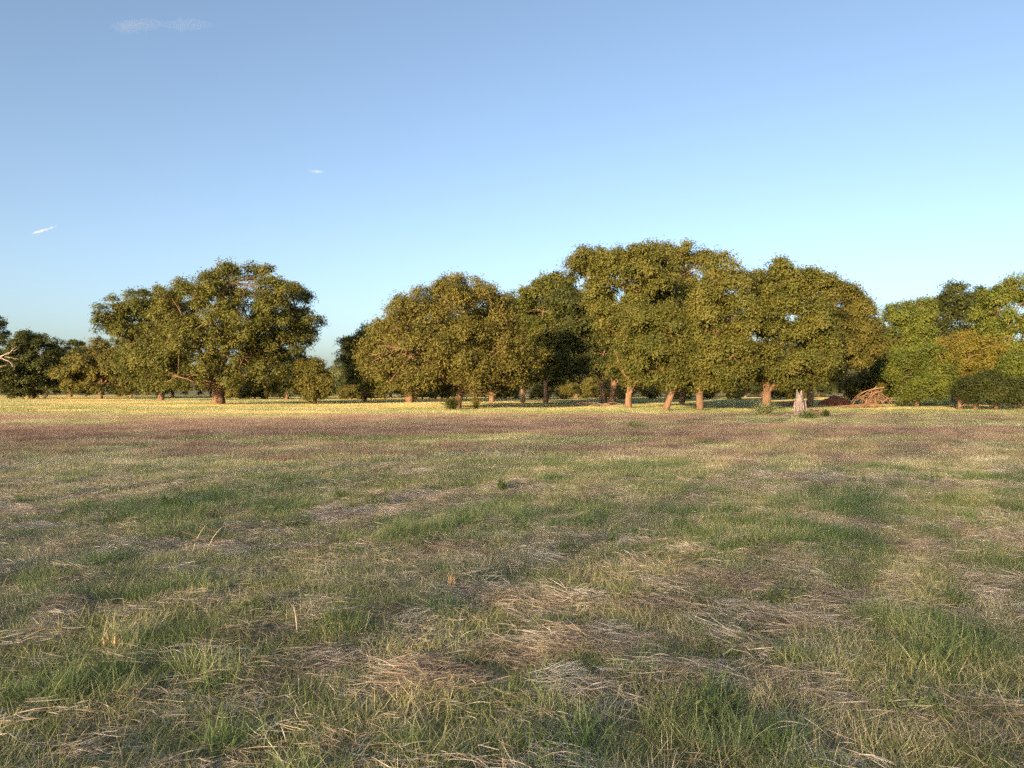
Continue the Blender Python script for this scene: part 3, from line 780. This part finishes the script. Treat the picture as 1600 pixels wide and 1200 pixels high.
def leafy_plant(name, label, cat, px, py, hgt, spread, mat, seed, nstem=14, leaf=0.07, n_leaves=900, width=0.35, stem_mat='weed'):
    """A weed or low bush: arching stems with leaves along them."""
    rng = np.random.default_rng(seed)
    X, Y = ground_at(px, py)
    root = tag(obj(name, None, None, (X, Y, hz(X, Y))), label, cat)
    g, LP, LN = Geo(), [], []
    for k in range(nstem):
        a = rng.uniform(0, 6.28)
        d = np.array([math.cos(a), math.sin(a), 0]) * spread * rng.uniform(0.2, 1.0)
        e = d + np.array([0, 0, hgt * rng.uniform(0.55, 1.0)])
        b = d * 0.25
        pts = bez(b * 0.5 - [0, 0, 0.03], b + [0, 0, e[2] * 0.7], e, 6)
        g.add(*tube(pts, np.linspace(0.012, 0.003, 6) * (0.5 + hgt), 4, cap=False))
        m = max(4, n_leaves // nstem)
        t = rng.uniform(0.15, 1.0, m)
        idx = t * 5
        i0 = np.minimum(idx.astype(int), 4)
        p = pts[i0] + (pts[i0 + 1] - pts[i0]) * (idx - i0)[:, None]
        LP.append(p + rng.standard_normal((m, 3)) * spread * 0.14)
        nn = rng.standard_normal((m, 3)) + [0, 0, 0.8]
        LN.append(nn / np.linalg.norm(nn, axis=1)[:, None])
    v, q = leaves_from(rng, np.vstack(LP), np.vstack(LN), leaf, -0.2, width)
    v[:, 2] = np.maximum(v[:, 2], 0.0)
    obj('foliage', mesh_from('foliage', v, q, None, [M[mat]]), root)
    obj('stem_cluster', g.mesh('stem_cluster', [M[stem_mat]]), root)
    return root

leafy_plant('bush', 'dark green bush at the foot of the spreading olive pecan', 'bush', 706, 641.5, 0.95, 0.9, 'deep', 91, 26, 0.13, 2600)
leafy_plant('weed_clump', 'yellow-tipped tall weed right of the dark green bush', 'weed', 744, 640, 0.95, 0.45, 'gold', 92, 18, 0.12, 900)
leafy_plant('weed_clump', 'tall grey-green weeds in front of the stout grey trunk', 'weed', 1196, 651, 0.75, 1.0, 'mid', 93, 60, 0.13, 2200, 0.16)
leafy_plant('weed_clump', 'leafy green weeds hiding the foot of the root tangle', 'weed', 1265, 655.5, 0.35, 0.75, 'weed', 94, 30, 0.1, 1500)
leafy_plant('weed_clump', 'dark upright weed just right of the root tangle', 'weed', 1291, 653.5, 0.45, 0.3, 'deep', 95, 16, 0.09, 900)
leafy_plant('shrub_sapling', 'rust-leaved sapling left of the drooping pecan', 'sapling', 570, 628.5, 1.6, 0.6, 'rust', 96, 16, 0.2, 700)
leafy_plant('shrub_sapling', 'yellow sapling lit under the broad sprawling pecan', 'sapling', 417, 625, 2.0, 0.6, 'gold', 97, 16, 0.26, 700)
leafy_plant('weed_clump', 'bright little green weed on the tan stubble before the bright orange trunk', 'weed', 989, 671, 0.33, 0.38, 'green', 98, 22, 0.07, 800, 0.2)
leafy_plant('weed_clump', 'single leafy weed among the hay clumps in mid field', 'weed', 784, 772, 0.22, 0.13, 'weed', 99, 14, 0.045, 420)
leafy_plant('weed_clump', 'dark weed topping the long green grass left in the field', 'weed', 271, 797, 0.2, 0.2, 'weed', 100, 12, 0.05, 380)
leafy_plant('weed_clump', 'small green weed at the near end of the pale hay streak', 'weed', 531, 783, 0.16, 0.1, 'weed', 101, 10, 0.04, 260)

def build_stub(label, px, py, h, seed, n=5):
    rng = np.random.default_rng(seed)
    X, Y = ground_at(px, py)
    root = tag(obj('splintered_stub', None, None, (X, Y, hz(X, Y))), label, 'wood stub')
    for k in range(n):
        x, y = (k - n / 2) * 0.018 + rng.normal(0, 0.006), rng.normal(0, 0.012)
        hh = h * rng.uniform(0.55, 1.0)
        pts = np.array([[x, y, -0.03], [x + 0.002, y, hh * 0.5], [x + rng.normal(0, 0.012), y, hh]])
        obj('splinter', mesh_from('splinter', *tube(pts, [0.014, 0.013, 0.002], 4, rng, 0.2), mats=[M['splinter']]), root)
build_stub('orange splintered sapling stub standing by the green weed patch', 178, 1022, 0.13, 111)
build_stub('small orange splintered stub in the pale grass of mid field', 708, 916, 0.10, 112, 3)

def build_stalk(label, px, py, h, lean, r=0.006, side=False, seed=1):
    rng = np.random.default_rng(seed)
    X, Y = ground_at(px, py)
    root = tag(obj('dry_stalk', None, None, (X, Y, hz(X, Y))), label, 'stalk')
    pts = bez([0, 0, -0.02], [lean * 0.2, 0, h * 0.6], [lean, 0, h], 6)
    obj('stem', mesh_from('stem', *tube(pts, np.linspace(r, r * 0.4, 6), 5), mats=[M['stalk']]), root)
    if side:
        for k in range(4):
            p = pts[2 + k % 4]
            e = p + [rng.normal(0, 0.09), rng.normal(0, 0.04), rng.uniform(0.0, 0.08)]
            obj('side_twig', mesh_from('side_twig', *tube(bez(p, (p + e) / 2, e, 4), [r * 0.6, r * 0.5, r * 0.4, r * 0.2], 4), mats=[M['brush']]), root)
build_stalk('pale upright dry stalk alone in the cut grass', 466, 1000, 0.20, -0.025)
build_stalk('brown leaning weed stalk in the mown clump left of centre', 300, 870, 0.3, 0.13, 0.006, True, 2)
build_stalk('second brown weed stalk leaning over the mown clump', 322, 868, 0.28, 0.16, 0.006, True, 3)

def build_post(px, py, label):
    X, Y = ground_at(px, py)
    root = tag(obj('fence_post', None, None, (X, Y, 0)), label, 'post', 'thin white posts beyond the left trees')
    obj('post_shaft', mesh_from('post_shaft', *tube([[0, 0, -0.1], [0, 0, 0.5], [0, 0, 0.95]], [0.045, 0.045, 0.04], 8), mats=[M['dead']]), root)
for px in (381, 398, 439, 469, 1029):
    build_post(px, 624.5, 'thin white post at the far edge of the field behind the trees')

# ------------------------------------------------------------------ grass, hay and weeds of the field
def blade_patch(rng, n, Rr, h, w, lean=0.35, curl=0.5, segs=3, base_bias=1.0):
    a = rng.uniform(0, 2 * np.pi, n)
    r = Rr * np.sqrt(rng.random(n)) ** base_bias
    base = np.stack([r * np.cos(a), r * np.sin(a), np.full(n, -0.01)], -1)
    az = rng.uniform(0, 2 * np.pi, n)
    hh = rng.uniform(h[0], h[1], n)
    ln = np.abs(rng.normal(0, lean, n)) * hh
    cu = np.abs(rng.normal(0, curl, n)) * hh
    fw = rng.uniform(0, np.pi, n)
    wd = np.stack([np.cos(fw), np.sin(fw), np.zeros(n)], -1) * (w * rng.uniform(0.6, 1.4, n))[:, None] * 0.5
    out = np.stack([np.cos(az), np.sin(az), np.zeros(n)], -1)
    rows = []
    for k in range(segs + 1):
        t = k / segs
        p = base + out * (ln * t + cu * t * t)[:, None]
        p[:, 2] += hh * (t - 0.32 * np.minimum(cu / (hh + 1e-6), 1.6) * t * t)
        ww = wd * (1 - t ** 1.6)
        rows += [p - ww, p + ww] if k < segs else [p]
    m = 2 * segs + 1
    v = np.stack(rows, 1).reshape(-1, 3)
    o = np.arange(n)[:, None] * m
    q = np.concatenate([o + np.array([[2 * k, 2 * k + 1, 2 * k + 3, 2 * k + 2]]) for k in range(segs - 1)], 0) if segs > 1 else np.zeros((0, 4), int)
    t = o + np.array([[m - 3, m - 2, m - 1]])
    return v, q, t

def hay_patch(rng, n, Rr, length, w, zmax, spread=0.6, segs=4):
    a = rng.uniform(0, 2 * np.pi, n)
    r = Rr * np.sqrt(rng.random(n))
    mid = np.stack([r * np.cos(a), 0.7 * r * np.sin(a), rng.random(n) ** 1.3 * zmax * (1 - (r / Rr) ** 2 * 0.8) + 0.012], -1)
    az = rng.normal(0, spread, n)
    d = np.stack([np.cos(az), np.sin(az), rng.normal(0, 0.13, n)], -1)
    side = np.stack([-np.sin(az), np.cos(az), np.zeros(n)], -1)
    L = rng.uniform(length[0], length[1], n)
    bend, arch = rng.normal(0, 0.07, n) * L, rng.normal(0, 0.05, n) * L
    roll = rng.uniform(0, np.pi, n)
    wd = (side * np.cos(roll)[:, None] + np.array([0, 0, 1.0]) * np.sin(roll)[:, None]) * (w * rng.uniform(0.5, 1.5, n) * 0.5)[:, None]
    rows = []
    for k in range(segs + 1):
        t = k / segs - 0.5
        p = mid + d * (L * t)[:, None] + side * (bend * (4 * t * t - 0.5))[:, None]
        p[:, 2] += arch * (1 - 4 * t * t)
        p[:, 2] = np.maximum(p[:, 2], 0.004)
        ww = wd * (1 - 0.7 * abs(2 * t))
        rows += [p - ww, p + ww]
    m = 2 * (segs + 1)
    v = np.stack(rows, 1).reshape(-1, 3)
    o = np.arange(n)[:, None] * m
    q = np.concatenate([o + np.array([[2 * k, 2 * k + 1, 2 * k + 3, 2 * k + 2]]) for k in range(segs)], 0)
    return v, q, np.zeros((0, 3), int)

def weed_patch(rng, Rr, hgt, leaf, nst, per):
    LP, LN = [], []
    g = Geo()
    for k in range(nst):
        a, r = rng.uniform(0, 6.28), Rr * math.sqrt(rng.random())
        b = np.array([r * math.cos(a), r * math.sin(a), 0])
        e = b + [rng.normal(0, 0.05), rng.normal(0, 0.05), hgt * rng.uniform(0.5, 1)]
        pts = bez(b, (b + e) / 2 + rng.normal(0, 0.01, 3), e, 4)
        g.add(*tube(pts, [0.003, 0.0025, 0.002, 0.001], 3, cap=False))
        t = rng.uniform(0.2, 1, per)
        p = b + (e - b) * t[:, None]
        LP.append(p); nn = rng.standard_normal((per, 3)) * 0.7 + [0, 0, 0.9]
        LN.append(nn / np.linalg.norm(nn, axis=1)[:, None])
    v, q = leaves_from(rng, np.vstack(LP), np.vstack(LN), leaf, -0.15, 0.24)
    g.add(v, q)
    return np.vstack(g.v), np.vstack(g.q), np.zeros((0, 3), int)

PROTO = {}
def protos(key, mat, count, fn):
    c = bpy.data.collections.new(key + '_tufts')
    for k in range(count):
        v, q, t = fn(np.random.default_rng(1000 + 31 * k + (sum(map(ord, key)))))
        o = bpy.data.objects.new('%s_tuft_%02d' % (key, k), mesh_from(key, v, q, t, [M[mat]]))
        c.objects.link(o)
    PROTO[key] = (c, count)

protos('dry_near', 'dry', 6, lambda g: blade_patch(g, 170, 0.17, (0.035, 0.14), 0.0040, 0.55, 0.7))
protos('mid_near', 'mid', 6, lambda g: blade_patch(g, 180, 0.17, (0.04, 0.16), 0.0040, 0.5, 0.7))
protos('green_near', 'green', 6, lambda g: blade_patch(g, 170, 0.14, (0.07, 0.23), 0.0046, 0.4, 0.55, 4))
protos('hay_near', 'hay', 7, lambda g: hay_patch(g, 430, 0.28, (0.04, 0.23), 0.0024, 0.11, 1.05))
protos('thatch_near', 'hay', 5, lambda g: hay_patch(g, 130, 0.32, (0.05, 0.22), 0.0030, 0.08, 1.6))
protos('weed_near', 'weed', 5, lambda g: weed_patch(g, 0.16, 0.17, 0.036, 20, 13))
protos('dry_far', 'dry', 5, lambda g: blade_patch(g, 330, 0.50, (0.05, 0.16), 0.009, 0.5, 0.5, 2))
protos('mid_far', 'mid', 5, lambda g: blade_patch(g, 330, 0.48, (0.06, 0.18), 0.009, 0.45, 0.5, 2))
protos('green_far', 'green', 5, lambda g: blade_patch(g, 420, 0.48, (0.08, 0.24), 0.0065, 0.35, 0.5, 2))
protos('red_far', 'red', 5, lambda g: blade_patch(g, 340, 0.52, (0.07, 0.22), 0.008, 0.3, 0.3, 2))
protos('hay_far', 'hay', 5, lambda g: hay_patch(g, 480, 0.55, (0.1, 0.4), 0.0055, 0.15, 0.9, 3))
protos('gold_far', 'gold_grass', 5, lambda g: blade_patch(g, 500, 1.6, (0.05, 0.16), 0.024, 0.5, 0.4, 2))
protos('olive_far', 'mid', 5, lambda g: blade_patch(g, 450, 1.5, (0.06, 0.20), 0.022, 0.4, 0.4, 2))

def scatter(name, key, pts, rotz, scale, label, cat, rng, tilt=0.0):
    c, count = PROTO[key]
    n = len(pts)
    me = bpy.data.meshes.new(name)
    me.vertices.add(n)
    me.vertices.foreach_set('co', np.asarray(pts, np.float32).ravel())
    a = me.attributes.new('rot', 'FLOAT_VECTOR', 'POINT')
    rot = np.stack([rng.normal(0, tilt, n), rng.normal(0, tilt, n), rotz], -1) if tilt else np.stack([np.zeros(n), np.zeros(n), rotz], -1)
    a.data.foreach_set('vector', rot.astype(np.float32).ravel())
    me.attributes.new('size', 'FLOAT', 'POINT').data.foreach_set('value', scale.astype(np.float32))
    me.attributes.new('pick', 'INT', 'POINT').data.foreach_set('value', rng.integers(0, count, n).astype(np.int32))
    o = obj(name, me)
    tag(o, label, cat, kind='stuff')
    ng = bpy.data.node_groups.new(name, 'GeometryNodeTree')
    ng.interface.new_socket('Geometry', in_out='INPUT', socket_type='NodeSocketGeometry')
    ng.interface.new_socket('Geometry', in_out='OUTPUT', socket_type='NodeSocketGeometry')
    N, L = ng.nodes, ng.links
    gi, go = N.new('NodeGroupInput'), N.new('NodeGroupOutput')
    ci = N.new('GeometryNodeCollectionInfo')
    ci.inputs['Collection'].default_value = c
    ci.inputs['Separate Children'].default_value = True
    ci.inputs['Reset Children'].default_value = True
    iop = N.new('GeometryNodeInstanceOnPoints')
    iop.inputs['Pick Instance'].default_value = True
    def attr(nm, ty):
        x = N.new('GeometryNodeInputNamedAttribute'); x.data_type = ty; x.inputs['Name'].default_value = nm
        return x.outputs['Attribute']
    e2r = N.new('FunctionNodeEulerToRotation')
    L.new(attr('rot', 'FLOAT_VECTOR'), e2r.inputs[0])
    L.new(gi.outputs[0], iop.inputs['Points'])
    L.new(ci.outputs[0], iop.inputs['Instance'])
    L.new(attr('pick', 'INT'), iop.inputs['Instance Index'])
    L.new(e2r.outputs[0], iop.inputs['Rotation'])
    L.new(attr('size', 'FLOAT'), iop.inputs['Scale'])
    L.new(iop.outputs[0], go.inputs[0])
    md = o.modifiers.new('scatter', 'NODES')
    md.node_group = ng
    return o

def blob_map(x, y, blobs):
    """Sum of soft patches; each blob is a place on the field (photo x, y and half sizes)."""
    s = np.zeros_like(x)
    for px, py, rx, ry, w in blobs:
        cx, cy = ground_at(px, py)
        y0, y1 = ground_at(px, py + ry)[1], ground_at(px, py - min(ry, (py - HORIZON) * 0.6))[1]
        ryy = np.where(y < cy, cy - y0, y1 - cy)
        rxx = rx * cy / F
        wob = 0.6 * (fbm(x / (rxx * 0.7) + px, y / (rxx * 0.7) + py, 21, 3) - 0.5)
        d2 = ((x - cx) / rxx) ** 2 + ((y - cy) / ryy) ** 2
        s = np.maximum(s, w * np.clip(1.35 - np.sqrt(d2) + wob * 1.6, 0, 1))
    return s

GREEN = [(300, 800, 190, 18, .9), (420, 800, 60, 14, .8), (650, 830, 90, 24, .95), (780, 820, 120, 20, .95), (930, 812, 60, 18, .85), (1180, 840, 130, 34, .9), (1330, 805, 110, 18, .9), (1330, 870, 60, 20, .7), (1560, 752, 80, 10, .9),
         (1590, 780, 50, 12, .6), (240, 1040, 130, 50, .9), (130, 905, 50, 26, .8), (330, 915, 60, 24, .7), (60, 1110, 90, 60, .85), (680, 1165, 80, 40, .95), (590, 1180, 90, 30, .7), (1130, 1110, 60, 30, .8), (1210, 1160, 70, 40, .7), (1510, 1010, 110, 60, .6),
         (1250, 1190, 80, 20, .8), (1580, 890, 40, 22, .8), (850, 715, 90, 10, .5), (1000, 740, 70, 12, .45), (700, 975, 40, 18, .5), (950, 1060, 35, 22, .6), (1000, 930, 50, 8, .6), (450, 830, 60, 16, .5), (1240, 680, 90, 3.5, .7), (300, 690, 60, 8, .4), (1400, 740, 50, 8, .5),
         (530, 1000, 90, 20, .45), (1450, 900, 80, 18, .5), (820, 1150, 60, 40, .5), (1500, 1180, 90, 20, .45), (380, 1180, 60, 25, .5)]
HAY = [(660, 784, 80, 12, .95), (670, 802, 55, 6, .95), (510, 810, 60, 9, .95), (800, 768, 40, 8, .8), (45, 803, 60, 10, .95), (570, 732, 45, 4, .8), (620, 740, 90, 7, .6), (1180, 728, 28, 5, .9), (1100, 728, 40, 4, .6), (1250, 753, 90, 6, .85), (1230, 770, 70, 6, .8),
       (1450, 763, 50, 5, .9), (1340, 765, 60, 6, .6), (310, 860, 80, 16, .75), (1440, 870, 40, 14, .9), (1560, 850, 60, 18, .7), (1150, 925, 100, 16, .8), (1040, 958, 100, 12, .95), (1190, 970, 80, 15, 1.0), (1340, 950, 90, 14, .95), (1360, 985, 40, 10, .6),
       (830, 945, 90, 20, .7), (590, 975, 70, 12, .8), (120, 970, 70, 12, .9), (960, 1010, 160, 22, .95), (790, 1030, 50, 22, 1.0), (580, 1060, 130, 30, .95), (850, 1060, 110, 22, .95), (1080, 1075, 110, 14, .9), (1200, 1050, 60, 20, .6), (450, 1110, 90, 28, .8), (700, 1090, 60, 14, .9), (950, 1190, 60, 10, .7),
       (450, 980, 60, 20, .4), (1150, 1030, 60, 14, .8), (1190, 900, 60, 8, .5), (420, 1070, 50, 20, .9), (270, 1190, 70, 20, .5)]
STRAW = [(760, 865, 170, 20, .9), (980, 860, 120, 16, .8), (1480, 690, 90, 8, .5), (1300, 840, 100, 14, .6), (1500, 830, 120, 14, .8), (1400, 1120, 160, 30, .7), (1300, 720, 250, 14, .6), (700, 720, 160, 12, .5), (200, 720, 200, 14, .5), (60, 890, 70, 20, .8)]

def region(rng, ymin, ymax, density, half=0.80, pad=2.5):
    """Random points over the field between two distances, a little wider than the view."""
    area = half * (ymax ** 2 - ymin ** 2) + 2 * pad * (ymax - ymin)
    n = int(area * density)
    y = np.sqrt(rng.uniform(ymin ** 2, ymax ** 2, int(n * 1.0)))
    x = rng.uniform(-1, 1, len(y)) * (half * y + pad)
    return x, y

def build_field():
    rng = np.random.default_rng(2024)
    def put(name, key, x, y, size, label, cat, rot=None, tilt=0.0, sink=0.0):
        z = height(x, y) - sink
        sc = rng.uniform(size[0], size[1], len(x))
        rz = rng.uniform(0, 2 * np.pi, len(x)) if rot is None else rot
        scatter(name, key, np.stack([x, y, z], -1), rz, sc, label, cat, rng, tilt)
    # --- near field, 1.8 m to 15 m
    x, y = region(rng, 1.8, 15.0, 52)
    g, h, s = blob_map(x, y, GREEN), blob_map(x, y, HAY), blob_map(x, y, STRAW)
    nz = fbm(x / 0.7, y / 0.7, 40)
    nb = fbm(x / 3.1, y / 2.2, 44)
    u = rng.random(len(x))
    green_p = np.clip(1.1 * g + 1.7 * (nz - 0.57), 0, 0.85) * (1 - 0.85 * h)
    is_green = u < green_p * 0.8
    mixp = np.clip(0.46 + 1.6 * (nb - 0.5) + 0.4 * g - 0.55 * s, 0.05, 0.9)
    is_mid = ~is_green & (rng.random(len(x)) < mixp) & (rng.random(len(x)) > 0.75 * h)
    is_dry = ~is_green & ~is_mid & (rng.random(len(x)) > 0.72 * h)
    put('dry_grass', 'dry_near', x[is_dry], y[is_dry], (0.7, 1.15), 'short straw-coloured mown grass of the near field', 'grass')
    put('half_green_grass', 'mid_near', x[is_mid], y[is_mid], (0.7, 1.2), 'short mixed green and straw grass of the near field', 'grass')
    put('green_grass', 'green_near', x[is_green], y[is_green], (0.6, 1.2), 'tufts of longer fresh green grass in the near field', 'grass')
    x, y = region(rng, 1.8, 15.0, 30)
    h = np.clip(blob_map(x, y, HAY) + 0.5 * np.clip(fbm(x / 1.3, y / 0.6, 60) - 0.58, 0, 1), 0, 1)
    k = rng.random(len(x)) < h * 0.95
    xs, ys = x[k], y[k]
    rot = 0.5 * np.sin(xs * 0.9 + ys * 0.4) + rng.normal(0, 0.45, len(xs)) + np.pi * rng.integers(0, 2, len(xs))
    put('cut_hay', 'hay_near', xs, ys, (0.6, 1.1), 'grey-tan mats of cut hay lying over the near field', 'hay', rot, 0.10, -0.01)
    x, y = region(rng, 1.8, 15.0, 16)
    put('loose_thatch', 'thatch_near', x, y, (0.6, 1.1), 'loose dead straws strewn between the near grass', 'hay', None, 0.12, -0.015)
    x, y = region(rng, 1.8, 13.0, 14)
    g = blob_map(x, y, [(240, 1050, 130, 45, 1), (60, 1120, 90, 70, 1), (600, 1180, 120, 30, .8), (1180, 850, 120, 25, .5), (1130, 1120, 60, 30, .7), (820, 1150, 60, 40, .6), (300, 805, 110, 14, .7), (1330, 880, 60, 20, .6)])
    k = rng.random(len(x)) < g * 0.6 + 0.03
    put('leafy_weeds', 'weed_near', x[k], y[k], (0.55, 1.15), 'small leafy weeds among the green tufts of the near field', 'weeds')
    # --- middle field, 13 m to 48 m
    x, y = region(rng, 13.0, 48.0, 10)
    g, h, s = blob_map(x, y, GREEN), blob_map(x, y, HAY), blob_map(x, y, STRAW)
    nr, nb = fbm(x / 7.0, y / 4.5, 80), fbm(x / 4.0, y / 2.5, 84)
    redp = np.clip((y - 15) / 8.0, 0, 1) * np.clip((50 - y) / 12.0, 0.1, 1) * np.clip(0.46 + 2.4 * (nr - 0.5), 0, 1) * np.where(x > 12, 0.75, 1.0)
    u = rng.random(len(x))
    is_green = u < np.clip(0.9 * g + 1.2 * (nb - 0.66), 0, 0.85)
    is_red = ~is_green & (rng.random(len(x)) < redp) & (rng.random(len(x)) > 0.7 * s)
    rest = ~is_green & ~is_red
    is_mid = rest & (rng.random(len(x)) < np.clip(0.42 + 1.6 * (nb - 0.5) - 0.4 * s, 0.05, 0.9))
    is_dry = rest & ~is_mid
    put('reddish_seed_grass', 'red_far', x[is_red], y[is_red], (0.7, 1.15), 'reddish-brown seeding grass across the middle of the field', 'grass')
    put('green_grass', 'green_far', x[is_green], y[is_green], (0.6, 1.1), 'green grass tufts scattered through the middle field', 'grass')
    put('half_green_grass', 'mid_far', x[is_mid], y[is_mid], (0.7, 1.1), 'mixed green and straw grass of the middle field', 'grass')
    put('dry_grass', 'dry_far', x[is_dry], y[is_dry], (0.7, 1.1), 'straw-coloured mown grass of the middle field', 'grass')
    x, y = region(rng, 13.0, 40.0, 3.5)
    h = np.clip(blob_map(x, y, HAY) + 0.8 * np.clip(fbm(x / 5.0, y / 1.5, 90) - 0.66, 0, 1), 0, 1)
    k = rng.random(len(x)) < h * 0.9
    put('cut_hay', 'hay_far', x[k], y[k], (0.6, 1.1), 'brown wisps of cut hay in the middle field', 'hay', rng.normal(0, 0.4, k.sum()), 0.06)
    # --- far field, 44 m to 190 m
    x, y = region(rng, 42.0, 190.0, 0.75, 0.76, 6)
    n1 = fbm(x / 16.0, y / 5.0, 95, 3)
    is_gold = rng.random(len(x)) < np.clip(0.42 + 4.5 * (n1 - 0.5) + np.where(x < -8, 0.12, -0.18), 0.04, 0.97)  # olive patches paint in far shadow bands along with mowing strips
    put('golden_stubble', 'gold_far', x[is_gold], y[is_gold], (0.7, 1.2), 'golden dry stubble grass in front of and under the trees', 'grass')
    put('shadow_and_mown_grass', 'olive_far', x[~is_gold], y[~is_gold], (0.7, 1.2), 'olive green grass patches standing for shadow bands and mowing strips in front of and under the trees', 'grass')
build_field()

# ------------------------------------------------------------------ thin clouds, far beyond the trees
def build_cloud(name, label, px, py, dist, pieces, dens, seed):
    rng = np.random.default_rng(seed)
    d = Vector(((px - 800) / F, 1.0, (600 - py) / F + math.tan(math.atan((HORIZON - 600) / F)))) * dist
    m, N, L = new_mat(name)
    vol = N.new('ShaderNodeVolumePrincipled')
    vol.inputs['Color'].default_value = (1, 1, 1, 1)
    vol.inputs['Density'].default_value = dens
    out = N.new('ShaderNodeOutputMaterial'); L.new(vol.outputs[0], out.inputs['Volume'])
    root = tag(obj(name, None, None, d), label, 'cloud')
    n, k = 12, 20
    for (cx, cz, length, thick, ang) in pieces:
        t = np.linspace(0.0, 1.0, k)
        prof = np.sin(np.pi * t) ** 0.8
        pts = np.stack([(t - 0.5) * length, 0 * t, 0 * t], -1)
        pts[:, 2] = thick * 0.5 * np.sin(t * 5 + seed)
        pts[:, 0], pts[:, 2] = cx + pts[:, 0] * math.cos(ang) - pts[:, 2] * math.sin(ang), cz + pts[:, 0] * math.sin(ang) + pts[:, 2] * math.cos(ang)
        v, q, tr = tube(pts, np.maximum(prof * thick * (1 + 0.2 * rng.standard_normal(k)), 0.5), n)
        obj('wisp', mesh_from('wisp', v, q, tr, [m], True), root)
    return root
S = 6000.0 / F
build_cloud('contrail_cloud', 'short bright slanting contrail low over the left trees', 68, 358, 6000, [(0, 0, 50 * S, 1.9 * S, 0.33), (-8 * S, -3 * S, 30 * S, 1.7 * S, 0.38)], 0.016, 121)
build_cloud('wispy_cloud', 'tiny white wisp alone in the blue above the trees', 493, 266, 6000, [(0, 0, 30 * S, 2.6 * S, -0.12), (4 * S, -1 * S, 16 * S, 2.4 * S, -0.2)], 0.005, 122)
build_cloud('wispy_cloud', 'faint wide veil of cloud high in the sky', 210, 38, 6000, [(0, 0, 90 * S, 11 * S, -0.1), (-10 * S, 3 * S, 50 * S, 7 * S, -0.2), (80 * S, 2 * S, 110 * S, 9 * S, -0.15)], 0.0004, 123)
